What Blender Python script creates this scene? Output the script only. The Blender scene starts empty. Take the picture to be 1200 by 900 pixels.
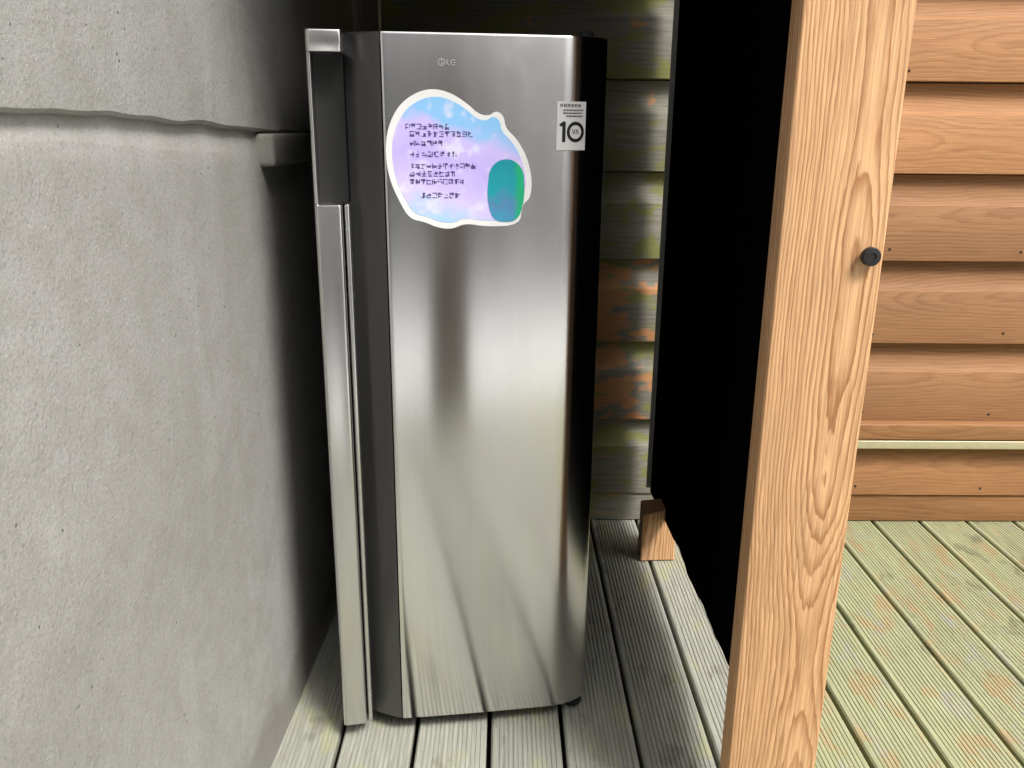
import bpy, bmesh, math, random
from mathutils import Vector, Matrix, noise
random.seed(7)
R = math.radians
scene = bpy.context.scene
COL = scene.collection

# ------------------------------------------------------------------ camera
cam_d = bpy.data.cameras.new('camera')
cam_d.sensor_width = 36.0
cam_d.lens = 36.0 * 1000.0 / 1200.0
cam_d.clip_start = 0.02
cam_d.clip_end = 800
cam = bpy.data.objects.new('camera', cam_d)
COL.objects.link(cam)
PITCH, YAW, ROLL = R(16.7), R(0.6), R(0.5)
fw = Vector((math.sin(YAW) * math.cos(PITCH), math.cos(YAW) * math.cos(PITCH), -math.sin(PITCH)))
rt0 = Vector((math.cos(YAW), -math.sin(YAW), 0))
up0 = rt0.cross(fw)
rt = rt0 * math.cos(ROLL) + up0 * math.sin(ROLL)
up = up0 * math.cos(ROLL) - rt0 * math.sin(ROLL)
cam.matrix_world = Matrix(((rt.x, up.x, -fw.x, 0), (rt.y, up.y, -fw.y, 0), (rt.z, up.z, -fw.z, 1.25), (0, 0, 0, 1)))
scene.camera = cam

# ------------------------------------------------------------------ sky, sun, exposure
SUN_EL, SUN_AZ = R(52), R(139)          # azimuth clockwise from +Y: behind the camera, to the right
world = bpy.data.worlds.new('World')
scene.world = world
world.use_nodes = True
wn, wl = world.node_tree.nodes, world.node_tree.links
wn.clear()
wo = wn.new('ShaderNodeOutputWorld')
wb = wn.new('ShaderNodeBackground')
wh = wn.new('ShaderNodeHueSaturation')
ws = wn.new('ShaderNodeTexSky')
ws.sky_type = 'NISHITA'
ws.sun_disc = False
ws.sun_elevation = SUN_EL
ws.sun_rotation = SUN_AZ
ws.dust_density = 4.0
ws.air_density = 1.0
wh.inputs['Saturation'].default_value = 0.30
wb.inputs['Strength'].default_value = 0.118
wl.new(ws.outputs[0], wh.inputs['Color'])
wl.new(wh.outputs[0], wb.inputs['Color'])
wl.new(wb.outputs[0], wo.inputs['Surface'])
sun_d = bpy.data.lights.new('sun', 'SUN')
sun_d.energy = 1.5
sun_d.angle = R(14)
sun_d.color = (1.0, 0.97, 0.92)
sun = bpy.data.objects.new('sun', sun_d)
COL.objects.link(sun)
to_sun = Vector((math.sin(SUN_AZ) * math.cos(SUN_EL), math.cos(SUN_AZ) * math.cos(SUN_EL), math.sin(SUN_EL)))
sun.rotation_euler = to_sun.to_track_quat('Z', 'Y').to_euler()
sun.location = to_sun * 20
vs = scene.view_settings
vs.view_transform = 'Standard'
vs.look = 'None'
vs.gamma = 1.0
vs.exposure = 1.20
vs.use_curve_mapping = False
scene.cycles.max_bounces = 7
scene.cycles.diffuse_bounces = 4
scene.cycles.glossy_bounces = 3
scene.cycles.caustics_reflective = False
scene.cycles.caustics_refractive = False

# ------------------------------------------------------------------ node helper
class NT:
    def __init__(self, name):
        self.m = bpy.data.materials.new(name)
        self.m.use_nodes = True
        self.t = self.m.node_tree
        self.n, self.l = self.t.nodes, self.t.links
        self.b = next(x for x in self.n if x.type == 'BSDF_PRINCIPLED')
        self.tc = self.n.new('ShaderNodeTexCoord')
    def put(self, sock, v):
        if v is None:
            return
        if isinstance(v, bpy.types.NodeSocket):
            self.l.new(v, sock)
        else:
            if isinstance(v, (tuple, list)) and len(v) == 3 and sock.type == 'RGBA':
                v = (*v, 1)
            sock.default_value = v
    def set(self, **kw):
        for k, v in kw.items():
            self.put(self.b.inputs[k.replace('_', ' ')], v)
        return self
    def math(self, op, a, b=None, c=None, clamp=False):
        x = self.n.new('ShaderNodeMath'); x.operation = op; x.use_clamp = clamp
        for i, v in enumerate((a, b, c)):
            self.put(x.inputs[i], v)
        return x.outputs[0]
    def vmath(self, op, a, b=None):
        x = self.n.new('ShaderNodeVectorMath'); x.operation = op
        self.put(x.inputs[0], a); self.put(x.inputs[1], b)
        return x.outputs[0]
    def noise(self, vec, scale, detail=3, rough=0.55, dist=0.0):
        x = self.n.new('ShaderNodeTexNoise')
        self.put(x.inputs['Vector'], vec)
        x.inputs['Scale'].default_value = scale
        x.inputs['Detail'].default_value = detail
        x.inputs['Roughness'].default_value = rough
        x.inputs['Distortion'].default_value = dist
        return x.outputs[0]
    def ramp(self, fac, stops):
        x = self.n.new('ShaderNodeValToRGB')
        self.put(x.inputs[0], fac)
        e = x.color_ramp.elements
        while len(e) < len(stops):
            e.new(0.5)
        for q, (p, c) in zip(e, stops):
            q.position = p
            q.color = (*c, 1) if isinstance(c, (tuple, list)) else (c, c, c, 1)
        return x.outputs[0]
    def mix(self, fac, a, b, mode='MIX'):
        x = self.n.new('ShaderNodeMix'); x.data_type = 'RGBA'; x.blend_type = mode
        self.put(x.inputs[0], fac); self.put(x.inputs[6], a); self.put(x.inputs[7], b)
        return x.outputs[2]
    def scale(self, v, s):
        x = self.n.new('ShaderNodeMapping')
        self.put(x.inputs['Vector'], v)
        x.inputs['Scale'].default_value = s
        return x.outputs[0]
    def sep(self, v):
        x = self.n.new('ShaderNodeSeparateXYZ'); self.put(x.inputs[0], v)
        return x.outputs
    def comb(self, a, b, c):
        x = self.n.new('ShaderNodeCombineXYZ')
        self.put(x.inputs[0], a); self.put(x.inputs[1], b); self.put(x.inputs[2], c)
        return x.outputs[0]
    def bump(self, h, strength=0.3, dist=0.002, normal=None):
        x = self.n.new('ShaderNodeBump')
        x.inputs['Strength'].default_value = strength
        x.inputs['Distance'].default_value = dist
        self.put(x.inputs['Height'], h)
        self.put(x.inputs['Normal'], normal)
        return x.outputs[0]
    def rnd(self):
        return self.n.new('ShaderNodeObjectInfo').outputs['Random']

def plain(name, col, rough=0.6, metal=0.0, vary=0.12, spec=0.5):
    k = NT(name)
    n = k.noise(k.tc.outputs['Object'], 35, 4)
    c = k.mix(k.math('MULTIPLY', n, vary * 2), col, tuple(x * 0.6 for x in col))
    k.set(Base_Color=c, Roughness=rough, Metallic=metal, Specular_IOR_Level=spec)
    return k.m

def wood(name, axes, light, dark, spacing=0.006, ring_amt=0.9, rough=0.6, tone=0.25, blotch=None, blotch_amt=0.0, centre=0.05, wander=0.09, blotch_scale=2.2, fine_amt=0.010):
    """axes = (across, depth, along) as indices into the object coordinates"""
    k = NT(name)
    o = k.sep(k.tc.outputs['Object'])
    rnd = k.rnd()
    a, b, l = o[axes[0]], o[axes[1]], o[axes[2]]
    lo = k.math('ADD', l, k.math('MULTIPLY', rnd, 37.0))
    # slow wandering of the pith along the board makes the cathedral figure
    w1 = k.math('SUBTRACT', k.noise(k.comb(lo, 3.1, 0.7), 0.9, 1), 0.5)
    w2 = k.math('SUBTRACT', k.noise(k.comb(lo, 8.3, 4.7), 1.3, 2), 0.5)
    fine = k.math('SUBTRACT', k.noise(k.comb(k.math('MULTIPLY', a, 14.0), k.math('MULTIPLY', b, 14.0), k.math('MULTIPLY', lo, 3.0)), 1.0, 2), 0.5)
    da = k.math('ADD', k.math('SUBTRACT', a, k.math('MULTIPLY', w1, 0.10)), k.math('MULTIPLY', k.math('SUBTRACT', rnd, 0.5), 0.05))
    db = k.math('ADD', k.math('ADD', b, centre), k.math('MULTIPLY', w2, wander))
    r = k.math('SQRT', k.math('ADD', k.math('MULTIPLY', da, da), k.math('MULTIPLY', db, db)))
    r = k.math('ADD', r, k.math('MULTIPLY', fine, fine_amt))
    rag = k.math('SUBTRACT', k.noise(k.comb(k.math('MULTIPLY', a, 150.0), k.math('MULTIPLY', b, 150.0), k.math('MULTIPLY', lo, 16.0)), 1.0, 2), 0.5)
    r = k.math('ADD', r, k.math('MULTIPLY', rag, spacing * 0.75))
    ring = k.math('FRACT', k.math('DIVIDE', r, spacing))
    rg = k.ramp(ring, [(0.0, 0.0), (0.45, 0.15), (0.80, 0.85), (0.90, 1.0), (1.0, 0.0)])
    amp = k.noise(k.comb(k.math('MULTIPLY', r, 75.0), 2.0, k.math('MULTIPLY', lo, 1.1)), 1.0, 2)
    rg = k.math('MULTIPLY', rg, k.math('ADD', 0.25, k.math('MULTIPLY', amp, 1.3)), clamp=True)
    fib = k.noise(k.comb(k.math('MULTIPLY', a, 420.0), k.math('MULTIPLY', b, 420.0), k.math('MULTIPLY', lo, 9.0)), 1.0, 1)
    big = k.noise(k.comb(k.math('MULTIPLY', a, 5.0), k.math('MULTIPLY', b, 5.0), k.math('MULTIPLY', lo, 1.4)), 1.0, 2)
    c = k.mix(k.math('MULTIPLY', rg, ring_amt), light, dark)
    c = k.mix(k.math('MULTIPLY', k.math('SUBTRACT', fib, 0.35, clamp=True), 1.1), c, tuple(x * 0.55 for x in dark))
    val = k.math('ADD', 1.0 - tone * 0.5, k.math('MULTIPLY', k.math('ADD', k.math('MULTIPLY', big, 0.6), k.math('MULTIPLY', rnd, 0.4)), tone))
    c = k.mix(1.0, c, k.comb(val, val, val), 'MULTIPLY')
    if blotch:
        for (lo_, hi_, bc, sh) in blotch:
            bn2 = k.noise(k.comb(k.math('ADD', k.math('MULTIPLY', a, 2.0), sh), k.math('ADD', b, sh), k.math('ADD', lo, sh)), blotch_scale * 2.0, 3, 0.65)
            f = k.ramp(bn2, [(lo_, 0.0), (hi_, 1.0)])
            c = k.mix(k.math('MULTIPLY', f, blotch_amt), c, bc)
    h = k.math('ADD', k.math('MULTIPLY', rg, -0.5), k.math('MULTIPLY', fib, 0.8))
    k.set(Base_Color=c, Roughness=k.math('ADD', rough, k.math('MULTIPLY', fib, 0.15)), Normal=k.bump(h, 0.35, 0.0012), Specular_IOR_Level=0.35)
    return k.m

M = {}
M['pine'] = wood('pine_post_wood', (0, 1, 2), (0.78, 0.47, 0.245), (0.34, 0.14, 0.047), spacing=0.0050, ring_amt=0.85, tone=0.45, centre=0.080, wander=0.12, fine_amt=0.014)
M['siding'] = wood('honey_siding_wood', (2, 1, 0), (0.37, 0.183, 0.078), (0.235, 0.097, 0.035), spacing=0.009, ring_amt=0.6, tone=1.0, centre=0.06, wander=0.10)
for nm_, t0_, t1_ in (('siding_grey', 0.66, 0.70), ('siding_stained', 0.47, 0.52)):  # greyer, darker planks left of the split
    M[nm_] = wood('nook_' + nm_ + '_wood', (2, 1, 0), (0.215, 0.205, 0.165), (0.125, 0.115, 0.085), spacing=0.011, ring_amt=0.6, tone=0.6,
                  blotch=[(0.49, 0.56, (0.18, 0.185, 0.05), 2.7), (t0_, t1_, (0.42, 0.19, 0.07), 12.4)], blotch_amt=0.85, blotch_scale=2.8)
M['deck'] = wood('treated_deck_wood', (0, 2, 1), (0.385, 0.402, 0.235), (0.25, 0.255, 0.14), spacing=0.012, ring_amt=0.5, tone=0.55, rough=0.65,
                 blotch=[(0.53, 0.63, (0.40, 0.27, 0.14), 5.3), (0.56, 0.66, (0.34, 0.335, 0.31), 1.9), (0.60, 0.70, (0.13, 0.125, 0.08), 7.7)], blotch_amt=0.6, blotch_scale=3.4)
M['deck_grey'] = wood('greyer_deck_wood', (0, 2, 1), (0.39, 0.392, 0.335), (0.26, 0.258, 0.215), spacing=0.012, ring_amt=0.5, tone=0.55, rough=0.65,  # less yellow boards on the fridge side
                 blotch=[(0.55, 0.66, (0.36, 0.375, 0.20), 5.3), (0.60, 0.70, (0.15, 0.145, 0.11), 7.7)], blotch_amt=0.6, blotch_scale=3.0)
M['trim'] = wood('grey_trim_wood', (0, 1, 2), (0.26, 0.25, 0.22), (0.17, 0.16, 0.13), spacing=0.008, ring_amt=0.5, tone=0.4)
M['beam'] = wood('dark_beam_wood', (0, 1, 2), (0.10, 0.062, 0.035), (0.06, 0.036, 0.02), spacing=0.008, ring_amt=0.5, tone=0.4)
M['binding'] = plain('grey_binding_tape', (0.55, 0.55, 0.53), 0.85, vary=0.4)
M['render'] = plain('darkened_wall_render', (0.19, 0.186, 0.18), 0.9, vary=0.1)  # darkened to dim the house in the door reflection
M['dark_glass'] = plain('dark_window_glass', (0.012, 0.014, 0.016), 0.06, vary=0.0)
M['nail'] = plain('rusty_nail', (0.05, 0.03, 0.02), 0.6, metal=0.4)
M['joist'] = plain('joist_wood', (0.05, 0.042, 0.03), 0.9)
M['black_plastic'] = plain('black_plastic', (0.008, 0.008, 0.0085), 0.6)
M['cabinet'] = plain('graphite_cabinet_paint', (0.045, 0.046, 0.048), 0.4)
M['gasket'] = plain('grey_gasket_rubber', (0.03, 0.03, 0.03), 0.8)
M['white_vinyl'] = plain('white_vinyl', (0.82, 0.82, 0.82), 0.35, vary=0.02)
M['ink'] = plain('purple_ink', (0.075, 0.045, 0.19), 0.4, vary=0.05)
M['black_ink'] = plain('black_ink', (0.012, 0.012, 0.013), 0.4, vary=0.05)
M['logo'] = plain('logo_metal', (0.75, 0.75, 0.75), 0.3, metal=0.6, vary=0.02)
M['galv'] = plain('pale_metal_strip', (0.66, 0.60, 0.40), 0.38, metal=0.4, vary=0.3)

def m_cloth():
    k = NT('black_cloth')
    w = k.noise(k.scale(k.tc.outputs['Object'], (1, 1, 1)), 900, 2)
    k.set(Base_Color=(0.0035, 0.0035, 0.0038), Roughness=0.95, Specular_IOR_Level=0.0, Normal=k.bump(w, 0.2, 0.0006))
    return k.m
M['cloth'] = m_cloth()

def m_steel(name, rough=0.175, base=(0.78, 0.775, 0.765), aniso=0.95, dent=1.0):
    k = NT(name)
    obj = k.tc.outputs['Object']
    br = k.noise(k.scale(obj, (900, 900, 3.0)), 1.0, 2)          # vertical hairline brushing
    smear = k.noise(k.scale(obj, (6, 6, 2.2)), 1.0, 4, 0.6)
    wav = k.noise(k.scale(obj, (3.0, 3.0, 1.1)), 1.0, 1)
    t = k.n.new('ShaderNodeTangent'); t.direction_type = 'RADIAL'; t.axis = 'Z'
    rr0 = k.math('ADD', rough - 0.05, k.math('MULTIPLY', smear, 0.10))
    br2 = k.noise(k.scale(obj, (240, 240, 1.2)), 1.0, 3)
    c = k.mix(k.math('ADD', k.math('MULTIPLY', br, 0.3), k.math('MULTIPLY', br2, 0.5), clamp=True), base, tuple(x * 0.80 for x in base))
    sm_ = k.ramp(k.noise(k.scale(obj, (14, 14, 9)), 1.0, 5, 0.7), [(0.56, 0.0), (0.72, 1.0)])
    rr = k.math('ADD', rr0, k.math('MULTIPLY', sm_, 0.025))
    nb = k.bump(wav, 0.05 * dent, 0.02)
    k.set(Base_Color=c, Metallic=1.0, Roughness=rr, Anisotropic=aniso, Anisotropic_Rotation=0.25, Normal=nb)
    k.l.new(t.outputs[0], k.b.inputs['Tangent'])
    return k.m
M['steel'] = m_steel('brushed_stainless_steel')
M['steel_strip'] = m_steel('satin_handle_steel', rough=0.26, base=(0.74, 0.735, 0.72), aniso=0.5)

M['reflection_dark'] = m_steel('wall_reflection_metal', rough=0.30, base=(0.13, 0.13, 0.132), aniso=0.6)  # steel coloured dark in place of the wall's dark reflection

def m_concrete():
    k = NT('rough_grey_concrete')
    o = k.tc.outputs['Object']
    big = k.noise(o, 2.3, 5, 0.6)
    mid = k.noise(o, 17, 5, 0.65)
    fine = k.noise(o, 190, 3, 0.7)
    streak = k.noise(k.scale(o, (1, 5.5, 0.9)), 2.0, 4, 0.6)
    c = k.ramp(big, [(0.30, (0.305, 0.298, 0.280)), (0.52, (0.345, 0.338, 0.322)), (0.72, (0.385, 0.380, 0.366))])
    c = k.mix(k.ramp(mid, [(0.42, 0.0), (0.72, 0.6)]), c, (0.27, 0.262, 0.238))
    c = k.mix(k.ramp(streak, [(0.57, 0.0), (0.68, 0.16)]), c, (0.48, 0.475, 0.46))
    c = k.mix(k.ramp(fine, [(0.52, 0.0), (0.70, 0.5)]), c, (0.19, 0.185, 0.17))
    c = k.mix(k.ramp(k.noise(o, 260, 2, 0.7), [(0.60, 0.0), (0.70, 0.4)]), c, (0.58, 0.57, 0.55))
    v = k.n.new('ShaderNodeTexVoronoi'); v.inputs['Scale'].default_value = 46
    k.l.new(o, v.inputs['Vector'])
    pit = k.ramp(v.outputs['Distance'], [(0.04, 0.0), (0.13, 1.0)])
    pm = k.ramp(k.noise(o, 9, 2), [(0.53, 1.0), (0.60, 0.0)])
    pit2 = k.math('MAXIMUM', pit, pm)
    c = k.mix(pit2, (0.15, 0.145, 0.13), c)
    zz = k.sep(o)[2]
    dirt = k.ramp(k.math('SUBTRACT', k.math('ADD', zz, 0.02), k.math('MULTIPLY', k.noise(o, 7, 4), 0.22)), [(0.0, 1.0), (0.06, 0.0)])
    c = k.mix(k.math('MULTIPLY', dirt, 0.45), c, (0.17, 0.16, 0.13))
    h = k.math('ADD', k.math('MULTIPLY', fine, 0.5), k.math('ADD', k.math('MULTIPLY', mid, 1.2), k.math('MULTIPLY', pit2, 0.5)))
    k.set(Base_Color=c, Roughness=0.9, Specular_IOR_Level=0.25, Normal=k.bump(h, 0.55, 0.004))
    return k.m
M['concrete'] = m_concrete()

def m_gravel():
    k = NT('pale_gravel')
    o = k.tc.outputs['Object']
    c = k.ramp(k.noise(o, 0.35, 5), [(0.35, (0.36, 0.35, 0.325)), (0.65, (0.46, 0.45, 0.43))])
    c = k.mix(k.ramp(k.noise(o, 40, 3), [(0.4, 0.0), (0.7, 0.4)]), c, (0.40, 0.39, 0.37))
    k.set(Base_Color=c, Roughness=0.95, Normal=k.bump(k.noise(o, 60, 3), 0.6, 0.01))
    return k.m
M['gravel'] = m_gravel()
M['reflection_white'] = plain('bright_reflection_white', (0.80, 0.795, 0.78), 0.85, vary=0.08)

def m_leaf():
    k = NT('leaf_green')
    c = k.ramp(k.noise(k.tc.outputs['Object'], 1.6, 3), [(0.35, (0.035, 0.06, 0.018)), (0.65, (0.085, 0.12, 0.035))])
    k.set(Base_Color=c, Roughness=0.6)
    return k.m
M['leaf'] = m_leaf()
M['bark'] = plain('bark', (0.07, 0.05, 0.035), 0.95, vary=0.4)

def m_print():
    # printed sheet: sky blue above, lavender below, with paler clouds (flat print)
    k = NT('blue_lavender_print')
    o = k.tc.outputs['Object']; z = k.sep(o)
    n = k.noise(o, 22, 2)
    t = k.math('ADD', z[2], k.math('MULTIPLY', k.math('SUBTRACT', n, 0.5), 0.075))
    t = k.math('ADD', t, k.math('MULTIPLY', z[0], 0.30))
    c = k.ramp(k.math('MULTIPLY', k.math('SUBTRACT', t, 1.08), 4.0), [(0.0, (0.40, 0.62, 0.88)), (0.14, (0.66, 0.58, 0.93)), (0.42, (0.53, 0.44, 0.90)), (0.60, (0.60, 0.52, 0.93)), (0.70, (0.27, 0.56, 0.92)), (1.0, (0.27, 0.58, 0.93))])
    c = k.mix(k.ramp(k.noise(o, 30, 2), [(0.55, 0.0), (0.70, 0.7)]), c, (0.76, 0.76, 0.93))
    k.set(Base_Color=c, Roughness=0.35)
    return k.m
M['print'] = m_print()
def m_teal():
    k = NT('teal_print')
    o = k.tc.outputs['Object']; z = k.sep(o)
    n = k.noise(o, 45, 3)
    c = k.ramp(k.math('ADD', k.math('MULTIPLY', k.math('SUBTRACT', z[2], 1.085), 6.0), k.math('MULTIPLY', n, 0.5)), [(0.1, (0.02, 0.38, 0.55)), (0.45, (0.09, 0.24, 0.46)), (0.6, (0.01, 0.33, 0.40)), (1.0, (0.008, 0.27, 0.33))])
    c = k.mix(k.ramp(k.math('ADD', z[0], k.math('MULTIPLY', n, 0.02)), [(0.103, 0.0), (0.110, 1.0)]), c, (0.01, 0.42, 0.20))
    k.set(Base_Color=c, Roughness=0.35)
    return k.m
M['teal'] = m_teal()

# ------------------------------------------------------------------ mesh helpers
def link(name, verts, faces, mat=None, parent=None, smooth=False, loc=None):
    me = bpy.data.meshes.new(name)
    me.from_pydata([tuple(v) for v in verts], [], faces)
    bm = bmesh.new(); bm.from_mesh(me)
    bmesh.ops.recalc_face_normals(bm, faces=bm.faces)
    bm.to_mesh(me); bm.free()
    return link_me(name, me, mat, parent, smooth, loc)

def link_me(name, me, mat=None, parent=None, smooth=False, loc=None):
    o = bpy.data.objects.new(name, me)
    COL.objects.link(o)
    if mat:
        me.materials.clear(); me.materials.append(M[mat])
    if parent:
        o.parent = parent
    if loc:
        o.location = loc
    if smooth:
        for p in me.polygons:
            p.use_smooth = True
        try:
            me.set_sharp_from_angle(angle=R(38))
        except Exception:
            pass
    return o

def tag(o, label=None, cat=None, group=None, kind=None):
    if label: o['label'] = label
    if cat: o['category'] = cat
    if group: o['group'] = group
    if kind: o['kind'] = kind
    return o

def box_me(name, sx, sy, sz, bev=0.003, seg=2):
    me = bpy.data.meshes.new(name)
    bm = bmesh.new()
    bmesh.ops.create_cube(bm, size=1.0)
    for v in bm.verts:
        v.co = Vector((v.co.x * sx, v.co.y * sy, v.co.z * sz))
    if bev:
        bmesh.ops.bevel(bm, geom=list(bm.edges), offset=bev, segments=seg, affect='EDGES', profile=0.6)
    bm.to_mesh(me); bm.free()
    return me

def box(name, x0, x1, y0, y1, z0, z1, mat, parent=None, bev=0.003, seg=2):
    me = box_me(name, x1 - x0, y1 - y0, z1 - z0, bev, seg)
    return link_me(name, me, mat, parent, True, ((x0 + x1) / 2, (y0 + y1) / 2, (z0 + z1) / 2))

def empty(name, loc=(0, 0, 0), rz=0):
    o = bpy.data.objects.new(name, None)
    COL.objects.link(o); o.location = loc; o.rotation_euler = (0, 0, rz)
    o.empty_display_size = 0.1
    return o

def extrude_x(profile, x0, x1, nx=1):
    """closed profile of (y, z) pulled along x"""
    v, f = [], []
    n = len(profile)
    for i in range(nx + 1):
        x = x0 + (x1 - x0) * i / nx
        v += [(x, p[0], p[1]) for p in profile]
    for i in range(nx):
        for j in range(n):
            a, b = i * n + j, i * n + (j + 1) % n
            f.append((a, b, b + n, a + n))
    f.append(tuple(range(n))); f.append(tuple(range(nx * n, nx * n + n)))
    return v, f

def lathe(rings, seg=20):
    v, f = [], []
    for r, h in rings:
        for s in range(seg):
            t = 2 * math.pi * s / seg
            v.append((r * math.cos(t), r * math.sin(t), h))
    for i in range(len(rings) - 1):
        for s in range(seg):
            a, b = i * seg + s, i * seg + (s + 1) % seg
            f.append((a, b, b + seg, a + seg))
    f.append(tuple(range(seg))); f.append(tuple(range((len(rings) - 1) * seg, len(rings) * seg)))
    return v, f

# ------------------------------------------------------------------ ground and deck
g = link('ground', [(-300, -300, -0.22), (300, -300, -0.22), (300, 300, -0.22), (-300, 300, -0.22)], [(0, 1, 2, 3)], 'gravel')
tag(g, kind='structure')

for (x0, x1, y0, y1) in ((0.52, 4.4, -9.6, -0.72), (-0.15, 0.44, -9.0, -0.72)):  # unseen slabs added for the bright patches mirrored in the door
    pv_ = box('bright_reflection_slab', x0, x1, y0, y1, -0.30, -0.20, 'reflection_white', None, 0.008)
    tag(pv_, kind='structure')
BACK_Y = 2.585
DECK_Y0 = -0.66
v, f = [], []
def addbox(v, f, x0, x1, y0, y1, z0, z1):
    b = len(v)
    v += [(x0, y0, z0), (x1, y0, z0), (x1, y1, z0), (x0, y1, z0), (x0, y0, z1), (x1, y0, z1), (x1, y1, z1), (x0, y1, z1)]
    f += [tuple(b + q for q in t) for t in ((0, 3, 2, 1), (4, 5, 6, 7), (0, 1, 5, 4), (1, 2, 6, 5), (2, 3, 7, 6), (3, 0, 4, 7))]
for i in range(7):
    y = DECK_Y0 + 0.1 + i * 0.47
    addbox(v, f, -0.62, 4.3, y, y + 0.045, -0.17, -0.0285)
addbox(v, f, -0.62, 4.3, DECK_Y0 + 0.02, DECK_Y0 + 0.06, -0.19, -0.0285)
deck = link('deck', v, f, 'joist')
tag(deck, kind='structure')
PITCH_B, GAP = 0.1582, 0.0105
def board_mesh(L, mat):
    w = PITCH_B - GAP
    top, ng = [], 13
    m = 0.010
    gw = (w - 2 * m) / ng
    top.append((-w / 2, -0.004)); top.append((-w / 2 + 0.004, 0.0))
    for i in range(ng):
        c = -w / 2 + m + gw * (i + 0.5)
        top += [(c - 0.0030, 0.0), (c - 0.0016, -0.0019), (c + 0.0016, -0.0019), (c + 0.0030, 0.0)]
    top += [(w / 2 - 0.004, 0.0), (w / 2, -0.004)]
    prof = top + [(w / 2, -0.027), (-w / 2, -0.027)]
    n = len(prof)
    ny = 6
    v = [(px, -L / 2 + L * j / ny, pz) for j in range(ny + 1) for (px, pz) in prof]
    f = []
    for j in range(ny):
        for q in range(n):
            a, b = j * n + q, j * n + (q + 1) % n
            f.append((a, b, b + n, a + n))
    f.append(tuple(range(n))); f.append(tuple(range(ny * n, ny * n + n)))
    me = bpy.data.meshes.new('deck_board')
    me.from_pydata(v, [], f)
    bm = bmesh.new(); bm.from_mesh(me)
    bmesh.ops.recalc_face_normals(bm, faces=bm.faces); bm.to_mesh(me); bm.free()
    me.materials.append(M[mat])
    return me
BL = BACK_Y + 0.044 - DECK_Y0
bme = {m_: board_mesh(BL, m_) for m_ in ('deck', 'deck_grey')}
for kx in range(-3, 27):
    xc = -0.027 + PITCH_B * (kx + 0.5)
    o = bpy.data.objects.new('deck_board', bme['deck_grey' if xc < 0.60 else 'deck'])
    COL.objects.link(o); o.parent = deck
    o.location = (xc, (DECK_Y0 + BACK_Y + 0.044) / 2, random.uniform(-0.0015, 0.0))
    o.rotation_euler = (0, random.uniform(-0.006, 0.006), random.uniform(-0.0007, 0.0007))

# ------------------------------------------------------------------ plank wall at the back (cove siding)
wall_b = empty('plank_wall', (0.0, BACK_Y, 0))
tag(wall_b, 'wooden wall of wide horizontal cove siding planks behind the deck, honey brown on the right', 'wall')
EXPO = 0.2578
def siding_profile():
    # (y, z): y=0 the flat face, negative towards the camera; z=0 the lower lip
    p = [(0.038, 0.0), (0.0015, 0.0), (0.0, 0.0015)]
    flat = EXPO - 0.095
    p.append((0.0, flat)); p.append((0.002, flat + 0.003))
    for i in range(1, 9):
        t = i / 8
        p.append((0.029 * math.sin(t * math.pi / 2), flat + 0.004 + 0.087 * (1 - math.cos(t * math.pi / 2))))
    p.append((0.0305, EXPO - 0.0035))
    p.append((0.0415, EXPO - 0.0035))
    p.append((0.0415, 0.0))
    return p
sp = siding_profile()
def siding_board(x0, x1, z, mat, dy):
    v, f = extrude_x(sp, -(x1 - x0) / 2, (x1 - x0) / 2, 1)
    v = [(a, b, c - EXPO / 2) for a, b, c in v]
    o = link('siding_board', v, f, mat, wall_b, True, ((x0 + x1) / 2, dy, z + EXPO / 2))
    return o
BASE = 0.099
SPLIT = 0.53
for i in range(-1, 10):
    z = BASE + EXPO * i
    if i == -1:
        continue
    dy = random.uniform(-0.0015, 0.0015)
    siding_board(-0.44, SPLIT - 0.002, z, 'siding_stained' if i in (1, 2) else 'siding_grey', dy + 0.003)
    siding_board(SPLIT + 0.002, 2.66, z, 'siding', dy)
    siding_board(2.664, 4.3, z, 'siding', dy + random.uniform(-0.001, 0.001))
v, f = lathe([(0.0042, 0.0), (0.0042, 0.0012), (0.0030, 0.0020)], 10)
nail_me = None
for b_ in [c for c in wall_b.children if c.name.startswith('siding_board')]:
    z = b_.location.z - EXPO / 2
    if z > 1.5 or b_.location.x < SPLIT or b_.location.x > 2.66:
        continue
    for q in range(5):
        xx = 0.75 + 0.41 * q + random.uniform(-0.012, 0.012)
        if nail_me is None:
            nl = link('nail', v, f, 'nail', b_, True); nail_me = nl.data
        else:
            nl = bpy.data.objects.new('nail', nail_me); COL.objects.link(nl); nl.parent = b_
        nl.rotation_euler = (R(90), 0, 0)
        nl.location = (xx - b_.location.x, 0.0003, 0.030 + random.uniform(-0.006, 0.006) - EXPO / 2)
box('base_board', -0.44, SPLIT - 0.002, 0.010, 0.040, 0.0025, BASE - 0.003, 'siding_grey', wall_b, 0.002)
box('base_board', SPLIT + 0.002, 4.3, 0.008, 0.040, 0.0025, BASE - 0.003, 'siding', wall_b, 0.002)
box('sheathing', -0.46, 4.3, 0.046, 0.078, -0.22, 2.72, 'joist', wall_b, 0)
rail = box('batten', 0.60, 4.28, -0.043, -0.001, 0.307, 0.361, 'siding', wall_b, 0.006, 3)
rail['label'] = 'narrow wooden batten along the foot of the plank wall'
st = box('metal_strip', 0.60, 4.28, -0.040, -0.001, 0.276, 0.3045, 'galv', wall_b, 0.004, 3)
st['label'] = 'pale shiny strip under the batten'
cb = box('corner_board', -0.437, -0.352, -0.034, -0.002, 0.002, 2.5, 'trim', wall_b, 0.003)
box('edge_trim', -0.3515, -0.3445, -0.040, -0.004, 0.002, 2.5, 'galv', wall_b, 0.0015)

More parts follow.
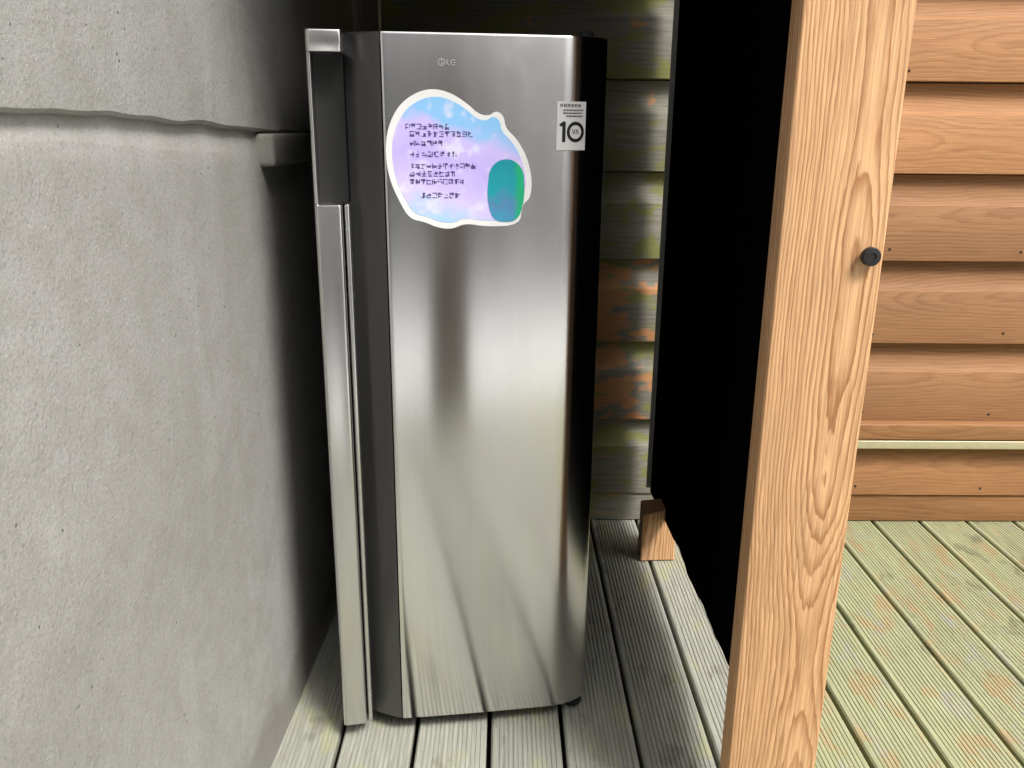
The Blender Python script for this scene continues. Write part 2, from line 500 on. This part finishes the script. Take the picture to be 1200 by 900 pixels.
# ------------------------------------------------------------------ concrete wall on the left
def wall_x(y):
    return -0.469 + (y - 1.441) * 0.0382
def zu(y): return 1.262 if y < 1.1 else 1.262 - 0.024 * min(1.0, (y - 1.1) / 0.7)
def zl(y): return 1.231 if y < 1.0 else 1.231 - 0.055 * min(1.0, (y - 1.0) / 0.9)
ys = []
y = -1.1
while y < BACK_Y - 0.045:
    ys.append(y); y += 0.03 if y > 0.5 else 0.12
ys.append(BACK_Y - 0.045)
rows = []
N1, N2, N3 = 46, 12, 34
verts, faces = [], []
nz = 0
for yy in ys:
    u_, l_ = zu(yy) + 0.006 * noise.noise(Vector((yy * 9, 0, 3))), zl(yy) + 0.005 * noise.noise(Vector((yy * 6, 5, 3)))
    col = []
    for i in range(N1):
        z = -0.2 + (l_ + 0.2) * i / N1
        col.append((z, 0.0))
    for i in range(N2):
        t = i / N2
        col.append((l_ + (u_ - 0.004 - l_) * t, -0.007 * math.sin(t * math.pi / 2)))
    col.append((u_ - 0.003, -0.007)); col.append((u_ - 0.0015, 0.002)); col.append((u_ + 0.003, 0.006))
    for i in range(1, N3):
        t = i / (N3 - 1)
        col.append((u_ + 0.003 + (2.42 - u_) * t, 0.0075 - 0.002 * t))
    nz = len(col)
    for z, off in col:
        d = 0.0025 * noise.noise(Vector((yy * 2.1, z * 2.1, 1))) + 0.0012 * noise.noise(Vector((yy * 11, z * 11, 7)))
        verts.append((wall_x(yy) + off + d, yy, z))
for i in range(len(ys) - 1):
    for j in range(nz - 1):
        a = i * nz + j
        faces.append((a, a + nz, a + nz + 1, a + 1))
nv = len(verts)
# back of the wall and its ends, so that it is a solid slab
for i in (0, len(ys) - 1):
    for j in (0, nz - 1):
        x, yy, z = verts[i * nz + j]
        verts.append((x - 0.16, yy, z))
A, B, C_, D_ = nv, nv + 1, nv + 2, nv + 3
L_ = (len(ys) - 1) * nz
faces += [(A, B, D_, C_), tuple([A] + list(range(0, nz)) + [B]), tuple([C_] + list(range(L_, L_ + nz)) + [D_]),
          tuple([A] + [i * nz for i in range(len(ys))] + [C_]), tuple([B] + [i * nz + nz - 1 for i in range(len(ys))] + [D_])]
cw = empty('concrete_wall', (-0.55, 1.0, 0))
tag(cw, 'rough grey concrete wall with a horizontal ledge, left of the fridge', 'wall')
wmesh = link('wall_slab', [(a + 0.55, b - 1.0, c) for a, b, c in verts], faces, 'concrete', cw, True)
br = box('ledge_block', -0.492 + 0.55, -0.432 + 0.55, 0.66, 0.965, 1.176, 1.236, 'concrete', cw, 0.010, 3)

# ------------------------------------------------------------------ posts
def post(name, x0, x1, y0, y1, z0, z1, mat, label):
    me = box_me(name, x1 - x0, y1 - y0, z1 - z0, 0.0045, 3)
    o = link_me(name, me, mat, None, True, ((x0 + x1) / 2, (y0 + y1) / 2, (z0 + z1) / 2))
    tag(o, label, 'post', 'wooden porch posts')
    return o
near = post('wooden_post', 0.386, 0.535, 1.20, 1.250, 0.001, 2.26, 'pine', 'large honey pine post with bold grain in the right foreground')
V = [(0, 0, 0), (0.105, 0.006, 0), (0.108, 0.088, 0), (0.004, 0.086, 0), (0.001, 0.002, 0.150), (0.096, 0.005, 0.176), (0.103, 0.086, 0.172), (0.006, 0.085, 0.163)]
blk = link('wooden_block', V, [(0, 1, 2, 3), (4, 5, 6, 7), (0, 1, 5, 4), (1, 2, 6, 5), (2, 3, 7, 6), (3, 0, 4, 7)], 'pine', None, False, (0.416, 2.31, 0.001))
bv = blk.modifiers.new('soft', 'BEVEL'); bv.width = 0.004; bv.segments = 2
tag(blk, 'short orange wooden block on the deck at the far foot of the black curtain', 'block')
v, f = lathe([(0.0085, 0.0), (0.0085, 0.005), (0.0125, 0.006), (0.0132, 0.0075), (0.0132, 0.0150), (0.0120, 0.0168), (0.0060, 0.0174), (0.0055, 0.0160)], 24)
kb = link('knob', v, f, 'black_plastic', near, True)
kb.rotation_euler = (R(90), 0, 0)
kb.location = (0.512 - 0.4605, -0.025, 1.082 - 1.1305)
kb['label'] = 'small round black knob on the post'
reflection_post = post('wooden_post', 0.175, 0.365, -0.60, -0.41, 0.001, 2.26, 'beam', 'dark post added in place of the standing viewer, mirrored as a dark band in the fridge door')  # unseen; added to give the door its dark reflected band

# ------------------------------------------------------------------ black curtain between the posts
def curtain_x(y):
    pts = [(1.253, 0.462), (1.288, 0.470), (1.45, 0.488), (1.7, 0.499), (1.9, 0.494), (2.15, 0.491), (2.35, 0.486), (2.535, 0.478)]
    for (ya, xa), (yb, xb) in zip(pts, pts[1:]):
        if y <= yb:
            return xa + (xb - xa) * (y - ya) / (yb - ya)
    return pts[-1][1]
NY, NZ = 120, 40
verts, faces = [], []
for j in range(NY + 1):
    t = j / NY
    y = 1.253 + (2.535 - 1.253) * t
    env = max(0.0, min(1.0, (t - 0.06) * 8, (1 - t) * 8))
    hem = 0.130 + 0.005 * math.sin(t * 9.0 + 0.5) * env + 0.0008 * math.sin(t * 31)
    for i in range(NZ + 1):
        s = i / NZ
        z = hem + (2.20 - hem) * s
        fold = (0.0022 * math.sin(t * 30 + 0.6 * math.sin(s * 3)) + 0.0008 * math.sin(t * 83 + s * 2)) * env * (1.0 - 0.35 * s)
        verts.append((curtain_x(y) + fold, y, z))
for j in range(NY):
    for i in range(NZ):
        a = j * (NZ + 1) + i
        faces.append((a, a + NZ + 1, a + NZ + 2, a + 1))
cu = empty('black_curtain', (0.40, 1.75, 0.34))
tag(cu, 'black fabric curtain hanging between the pine post and the fridge', 'curtain')
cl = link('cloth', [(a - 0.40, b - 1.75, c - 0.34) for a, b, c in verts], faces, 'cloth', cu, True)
sm = cl.modifiers.new('thick', 'SOLIDIFY'); sm.thickness = 0.0025
eb = box('edge_binding', 0.061, 0.082, 0.781, 0.7835, -0.195, 1.86, 'binding', cu, 0.0008)
eb['label'] = 'grey binding along the far edge of the curtain'
box('curtain_rod', 0.068, 0.108, -0.46, 0.78, 1.862, 1.884, 'black_plastic', cu, 0.004)

# ------------------------------------------------------------------ unseen roof added over the nook to shade it
roof = empty('shade_roof', (0, 1.9, 2.26))
tag(roof, 'unseen wooden roof added above the fridge corner to shade it', 'roof')
for i in range(10):
    y0 = -0.765 + i * 0.145
    box('roof_board', -0.68, 0.62, y0, y0 + 0.142, 0.10, 0.124, 'beam', roof, 0.002)
box('beam', -0.68, 0.62, -0.855, -0.768, 0.002, 0.125, 'beam', roof, 0.004)
box('beam', 0.40, 0.56, -0.763, 0.64, 0.002, 0.098, 'beam', roof, 0.004)

# ------------------------------------------------------------------ fridge
FA = R(8)
fr = empty('upright_freezer', (-0.0755, 1.556, 0), FA)
tag(fr, 'tall brushed stainless steel single door fridge with two stickers, standing on the deck', 'fridge')
ZB, ZT = 0.040, 1.405
UL, UR = -0.2, 0.268
# front of the door panel as a cross-section (u, v): v grows towards the back
def phi(u):
    if u < -0.128:
        t = (u - UL) / (-0.128 - UL)
        return R(-40 + 16 * t / 0.8) if t < 0.8 else R(-24 + 22 * (t - 0.8) / 0.2)
    return R(-2 + 3.2 * (u + 0.128) / 0.323)
prof = []
u, vv = UL, 0.0
STEP = 0.0025
us, vsv = [u], [0.0]
while u < 0.178 - 1e-6:
    vv += math.tan(phi(u + STEP / 2)) * STEP
    u += STEP
    us.append(u); vsv.append(vv)
v_at = vsv[us.index(min(us, key=lambda q: abs(q - 0.0)))]
vsv = [q - v_at for q in vsv]
prof = list(zip(us, vsv))
pu, pv = prof[-1]
slope = math.tan(phi(0.178))
NE = 22
for i in range(1, NE + 1):
    t = i / NE * math.pi / 2
    uu = pu + (UR - pu) * math.sin(t)
    prof.append((uu, pv + slope * (uu - pu) + 0.046 * (1 - math.cos(t))))
def surf(u):
    for (a, va), (b, vb) in zip(prof, prof[1:]):
        if a <= u <= b:
            return va + (vb - va) * (u - a) / (b - a)
    return prof[0][1] if u < prof[0][0] else prof[-1][1]
DB = 0.066                                    # back plane of the door
def slab(name, pts, z0, z1, mat, parent, back=DB, rim=0.004, smooth=True):
    """door-like slab: front polyline pts (u, v), closed at the back plane, eased top and bottom edges"""
    outl = pts + [(pts[-1][0], back), (pts[0][0], back)]
    n = len(outl); nf = len(pts)
    lv = [(z0, rim), (z0 + rim * 0.3, rim * 0.3), (z0 + rim, 0), (z1 - rim * 1.4, 0), (z1 - rim * 0.4, rim * 0.35), (z1, rim * 1.3)]
    V, F = [], []
    for z, ins in lv:
        for k_, (a, b) in enumerate(outl):
            V.append((a, b + (ins if k_ < nf else 0), z))
    for i in range(len(lv) - 1):
        for k_ in range(n):
            a, b = i * n + k_, i * n + (k_ + 1) % n
            F.append((a, b, b + n, a + n))
    F.append(tuple(range(n))); F.append(tuple(range((len(lv) - 1) * n, len(lv) * n)))
    return link(name, V, F, mat, parent, smooth)
jc = min(range(len(prof)), key=lambda q: abs(prof[q][0] + 0.1345))
chn = slab('handle_channel', prof[:jc], ZB, ZT, 'reflection_dark', fr)
chn['label'] = 'concave finger channel along the left of the door, dark wall reflection put in its colour'
door = slab('door', prof[jc:], ZB, ZT, 'steel', fr)

def strip_pts(u0, u1, vf, r, tilt=0.0):
    p = []
    for i in range(7):
        t = i / 6 * math.pi / 2
        p.append((u0 + r * (1 - math.sin(t)) if False else u0 + r - r * math.cos(t), vf + r - r * math.sin(t)))
    for i in range(7):
        t = i / 6 * math.pi / 2
        p.append((u1 - r + r * math.sin(t), vf + tilt + r - r * math.cos(t)))
    return p
hs = slab('handle_strip', [(-0.259, 0.03)] + strip_pts(-0.259, -0.2115, -0.003, 0.0065, 0.002) + [(-0.2115, 0.03)], ZB, 1.1185, 'steel_strip', fr, rim=0.003)
rd = slab('handle_ridge', strip_pts(-0.2085, -0.1985, 0.008, 0.0045), ZB, 1.1185, 'steel_strip', fr, back=0.05, rim=0.002)
cap = slab('handle_cap', [(-0.259, 0.03)] + strip_pts(-0.259, -0.199, -0.003, 0.0065) + [(-0.199, 0.03)], 1.369, ZT, 'steel_strip', fr, rim=0.003)
# finger pocket: dark trough with a thin bright outer lip
pk = slab('handle_pocket', [(-0.2515, 0.048), (-0.2450, 0.050), (-0.215, 0.050), (-0.2005, 0.040)], 1.1190, 1.3685, 'black_plastic', fr, rim=0.0)
slab('pocket_lip', strip_pts(-0.259, -0.2520, 0.004, 0.003), 1.1190, 1.3685, 'steel_strip', fr, rim=0.0)
# cabinet behind the door
box('gasket', -0.247, 0.247, 0.0665, 0.079, ZB + 0.012, ZT - 0.012, 'gasket', fr, 0.002)
box('cabinet', -0.262, 0.266, 0.080, 0.60, 0.036, ZT - 0.003, 'cabinet', fr, 0.006, 3)
for fx in (-0.22, 0.246):
    v, f = lathe([(0.019, 0.0), (0.021, 0.003), (0.021, 0.012), (0.013, 0.015), (0.011, 0.036)], 18)
    ft = link('foot', v, f, 'black_plastic', fr, True)
    ft.location = (fx, 0.105 if fx < 0 else 0.064, 0.0012)
for fx in (-0.22, 0.222):
    v, f = lathe([(0.019, 0.0), (0.021, 0.003), (0.021, 0.012), (0.013, 0.015), (0.011, 0.036)], 18)
    ft = link('foot', v, f, 'black_plastic', fr, True)
    ft.location = (fx, 0.54, 0.0012)
v, f = lathe([(0.014, 0.0), (0.014, 0.012), (0.011, 0.014)], 16)
hg = link('hinge_cap', v, f, 'black_plastic', fr, True); hg.location = (0.232, 0.062, ZT - 0.0025)

# ---- things printed on or stuck to the door: laid onto its curved face
def on_door(u, z, off):
    return (u, surf(u) - off, z)
def decal_rings(name, outline, centre, off, mat, parent, rings=8, rim=True):
    V, F = [], []
    n = len(outline)
    for i in range(rings + 1):
        s = i / rings
        if i == 0:
            V.append(on_door(centre[0], centre[1], off)); continue
        for (a, b) in outline:
            V.append(on_door(centre[0] + (a - centre[0]) * s, centre[1] + (b - centre[1]) * s, off))
    for q in range(n):
        F.append((0, 1 + q, 1 + (q + 1) % n))
    for i in range(1, rings):
        for q in range(n):
            a, b = 1 + (i - 1) * n + q, 1 + (i - 1) * n + (q + 1) % n
            F.append((a, b, b + n, a + n))
    if rim:
        base = len(V)
        for (a, b) in outline:
            V.append(on_door(a, b, -0.0005))
        l0 = 1 + (rings - 1) * n
        for q in range(n):
            F.append((l0 + q, l0 + (q + 1) % n, base + (q + 1) % n, base + q))
    return link(name, V, F, mat, parent)
def smooth_closed(p, it=2):
    for _ in range(it):
        q = []
        for i in range(len(p)):
            a, b = p[i], p[(i + 1) % len(p)]
            q += [(a[0] * .75 + b[0] * .25, a[1] * .75 + b[1] * .25), (a[0] * .25 + b[0] * .75, a[1] * .25 + b[1] * .75)]
        p = q
    return p
OUT = [(-0.1335, 1.2055), (-0.1285, 1.2482), (-0.1075, 1.2876), (-0.0742, 1.3093), (-0.045, 1.3140), (-0.0157, 1.3060), (0.0107, 1.2895), (0.0285, 1.2737), (0.0465, 1.2690), (0.0615, 1.2795), (0.0746, 1.2690), (0.0767, 1.2499), (0.0982, 1.2312), (0.117, 1.1992), (0.1260, 1.1622), (0.1236, 1.1291), (0.1076, 1.1171), (0.1055, 1.0810), (0.0434, 1.0784), (0.0047, 1.0853), (-0.0185, 1.0743), (-0.046, 1.0776), (-0.0672, 1.0878), (-0.0943, 1.0930), (-0.1125, 1.1254), (-0.1278, 1.1622)]
ST = decal_rings('promo_sticker', smooth_closed(OUT), (-0.005, 1.185), 0.0011, 'white_vinyl', fr)
ST['label'] = 'white edged blue and lavender cloud shaped sticker with small print'
cx, cz = -0.005, 1.185
inner = [(cx + (a - cx) * 0.915, cz + (b - cz) * 0.905) for a, b in OUT]
decal_rings('print_area', smooth_closed(inner), (cx, cz), 0.0015, 'print', ST, rim=False)
# plain teal patch
tl = []
for i in range(14):
    t = math.pi * i / 13
    tl.append((0.0790 + 0.0320 * math.cos(t), 1.1640 + 0.0330 * math.sin(t)))
tl += [(0.0440, 1.1330), (0.0500, 1.1020), (0.0600, 1.0890), (0.0780, 1.0865), (0.0960, 1.0890), (0.1060, 1.1020), (0.1125, 1.1330)]
decal_rings('teal_patch', smooth_closed(tl, 1), (0.0785, 1.1435), 0.0019, 'teal', ST, rings=5, rim=False)

class Strokes:
    def __init__(self, off): self.v, self.f, self.off = [], [], off
    def quad(self, u0, z0, u1, z1):
        b = len(self.v)
        self.v += [on_door(u0, z0, self.off), on_door(u1, z0, self.off), on_door(u1, z1, self.off), on_door(u0, z1, self.off)]
        self.f.append((b, b + 1, b + 2, b + 3))
    def bar(self, a, b, w):
        d = Vector((b[0] - a[0], b[1] - a[1])); d.normalize(); n = Vector((-d.y, d.x)) * w / 2
        k = len(self.v)
        for p in ((a[0] + n.x, a[1] + n.y), (b[0] + n.x, b[1] + n.y), (b[0] - n.x, b[1] - n.y), (a[0] - n.x, a[1] - n.y)):
            self.v.append(on_door(p[0], p[1], self.off))
        self.f.append((k, k + 1, k + 2, k + 3))
    def ring(self, c, r0, r1, n=32, sx=1.0):
        k = len(self.v)
        for i in range(n):
            t = 2 * math.pi * i / n
            for r in (r0, r1):
                self.v.append(on_door(c[0] + r * sx * math.cos(t), c[1] + r * math.sin(t), self.off))
        for i in range(n):
            a, b = k + 2 * i, k + 2 * ((i + 1) % n)
            self.f.append((a, a + 1, b + 1, b))
    def glyph(self, u, z, s, rng, w):
        # one small block character made of a few crossing strokes
        for t in sorted(rng.sample([0.05, 0.28, 0.5, 0.74, 0.95], rng.choice((2, 3)))):
            a = rng.choice((0.05, 0.05, 0.4)); b = rng.choice((0.95, 0.95, 0.6))
            self.quad(u + s * a, z + s * t - w / 2, u + s * b, z + s * t + w / 2)
        for t in rng.sample([0.1, 0.32, 0.5, 0.7, 0.9], rng.choice((1, 2, 2))):
            a = rng.choice((0.0, 0.0, 0.4)); b = rng.choice((1.0, 1.0, 0.6))
            self.quad(u + s * t - w / 2, z + s * a, u + s * t + w / 2, z + s * b)
    def build(self, name, mat, parent):
        return link(name, self.v, self.f, mat, parent)
rng = random.Random(3)
tx = Strokes(0.0021)
ROWS = [(-0.0976, -0.0208, 1.2512), (-0.0906, 0.0209, 1.2390), (-0.091, -0.0316, 1.2235), (-0.0914, -0.0079, 1.2047), (-0.092, 0.0252, 1.1850), (-0.0923, -0.0097, 1.1715), (-0.0926, 0.0053, 1.1580), (-0.0737, -0.0025, 1.1342)]
for (u0, u1, zc) in ROWS:
    s = 0.0088
    n = max(1, int(round((u1 - u0) / (s * 1.12))))
    for i in range(n):
        tx.glyph(u0 + (u1 - u0) * i / n, zc - s / 2, s, rng, 0.00125)
tx.build('printed_text', 'ink', ST)

# warranty sticker: white card with a bold 10, the zero a ring
V, F = [], []
nu = 14
u0, u1, z0, z1 = 0.1690, 0.2225, 1.2127, 1.2955
for i in range(nu + 1):
    uu = u0 + (u1 - u0) * i / nu
    V += [on_door(uu, z0, -0.0005), on_door(uu, z0, 0.0010), on_door(uu, z1, 0.0010), on_door(uu, z1, -0.0005)]
for i in range(nu):
    for q in range(3):
        a = i * 4 + q
        F.append((a, a + 4, a + 5, a + 1))
F += [(0, 1, 2, 3), (nu * 4, nu * 4 + 1, nu * 4 + 2, nu * 4 + 3)]
WS = link('warranty_sticker', V, F, 'white_vinyl', fr)
WS['label'] = 'small white sticker with a bold black number 10'
p = Strokes(0.0016)
p.quad(0.1790, 1.2265, 0.1850, 1.2610)                        # the 1
p.bar((0.1745, 1.2548), (0.1835, 1.2608), 0.0050)
p.ring((0.2035, 1.2440), 0.0118, 0.0176, 36, 0.92)            # the 0
for (a, b) in (((0.1975, 1.2490), (0.2000, 1.2405)), ((0.2030, 1.2490), (0.2003, 1.2405)), ((0.2042, 1.2402), (0.2062, 1.2490)), ((0.2092, 1.2402), (0.2064, 1.2490))):
    p.bar(a, b, 0.0013)
for i, uu in enumerate((0.1745, 0.1812, 0.1878, 0.1944, 0.2010, 0.2076)):
    p.quad(uu, 1.2862, uu + 0.0016, 1.2912); p.quad(uu + 0.0030, 1.2862, uu + 0.0044, 1.2912)
    p.quad(uu, 1.2884 if i % 2 else 1.2898, uu + 0.0044, 1.2896 if i % 2 else 1.2911)
for zz, ua, ub in ((1.2798, 0.180, 0.2165), (1.2748, 0.180, 0.2150), (1.2698, 0.186, 0.2165)):
    uu = ua
    while uu < ub:
        w_ = rng.uniform(0.0022, 0.006)
        p.quad(uu, zz, min(uu + w_, ub), zz + 0.0022); uu += w_ + 0.0012
p.build('printed_number', 'black_ink', WS)

# maker's emblem near the top of the door: ring mark and two letters
p = Strokes(0.0012)
p.ring((-0.0335, 1.3568), 0.0048, 0.0062, 24)
p.quad(-0.0341, 1.3545, -0.0329, 1.3592); p.quad(-0.0341, 1.3545, -0.0308, 1.3555)
p.quad(-0.0249, 1.3520, -0.0233, 1.3612); p.quad(-0.0249, 1.3520, -0.0205, 1.3536)
cx_, cz_ = -0.0135, 1.3566
for i in range(9):
    t0, t1 = R(40 + i * 30), R(70 + i * 30)
    p.bar((cx_ + 0.0042 * math.cos(t0), cz_ + 0.0042 * math.sin(t0)), (cx_ + 0.0042 * math.cos(t1), cz_ + 0.0042 * math.sin(t1)), 0.0016)
p.quad(-0.0135, 1.3558, -0.0090, 1.3572)
lg = p.build('emblem', 'logo', fr)
lg['label'] = 'small pale maker emblem near the top of the door'

# ------------------------------------------------------------------ trees beyond the deck, and an unseen house added for the door reflection
def tree(x, y, h, cr, seed, label):
    rg = random.Random(seed)
    t = empty('garden_tree', (x, y, -0.22))
    tag(t, label, 'tree', 'garden trees behind the viewer')
    rings = [(0.16, 0.0), (0.12, 0.3), (0.10, h * 0.35), (0.07, h * 0.6), (0.02, h * 0.85)]
    v, f = lathe(rings, 10)
    v = [(a + 0.08 * math.sin(c * 1.3 + seed), b + 0.06 * math.cos(c * 1.1 + seed), c) for a, b, c in v]
    link('trunk', v, f, 'bark', t, True)
    V, F = [], []
    cl_ = [(Vector((rg.gauss(0, cr * 0.45), rg.gauss(0, cr * 0.45), h * rg.uniform(0.42, 0.95))), cr * rg.uniform(0.28, 0.5)) for _ in range(16)]
    for c, r in cl_:
        for _ in range(110):
            d = Vector((rg.gauss(0, 1), rg.gauss(0, 1), rg.gauss(0, 1))); d.normalize()
            p0 = c + d * r * rg.uniform(0.5, 1.0)
            a = Vector((rg.gauss(0, 1), rg.gauss(0, 1), rg.gauss(0, 1))).normalized() * 0.09
            b = a.orthogonal().normalized() * 0.05
            k = len(V)
            V += [p0 - a, p0 + b, p0 + a, p0 - b]
            F.append((k, k + 1, k + 2, k + 3))
    link('crown', V, F, 'leaf', t)
for i, (x, y, h, cr) in enumerate([(-6.5, -11.0, 4.6, 1.5), (9.4, -10.5, 4.4, 1.4)]):
    tree(x, y, h, cr, 20 + i, ['leafy tree standing left of the yard in front of the house', 'leafy tree standing right of the yard in front of the house'][i])
hs_ = empty('reflection_house', (4.75, -15.0, -0.22))  # unseen; added to darken the top of the door reflection
hs_.scale = (1.55, 1.55, 1.75)
tag(hs_, 'unseen house added across the gravel yard to darken the upper reflection in the steel door', 'house')
HW = [(-9.0, -1.75), (-0.45, 0.85), (2.10, 9.0)]                 # wall piers; openings placed for dark bands mirrored in the door
for x0, x1 in HW:
    box('wall', x0, x1, -0.25, 0.0, 0.0, 7.4, 'render', hs_, 0.01)
for x0, x1, zb in ((-1.75, -0.45, 0.0), (0.85, 2.10, 0.9)):
    box('lintel', x0 + 0.002, x1 - 0.002, -0.24, -0.004, 2.35, 7.398, 'render', hs_, 0.005)
    if zb > 0:
        box('sill_wall', x0 + 0.002, x1 - 0.002, -0.24, -0.004, 0.0, zb, 'render', hs_, 0.005)
    w_ = box('window' if zb else 'glass_door', x0 + 0.03, x1 - 0.03, -0.18, -0.14, zb + 0.03, 2.32, 'beam', hs_, 0.01)
    box('pane', -(x1 - x0) / 2 + 0.11, (x1 - x0) / 2 - 0.11, 0.021, 0.027, -(2.29 - zb) / 2 + 0.08, (2.29 - zb) / 2 - 0.08, 'dark_glass', w_, 0)
box('roof', -9.5, 9.5, -1.4, 0.7, 7.42, 7.65, 'beam', hs_, 0.03)
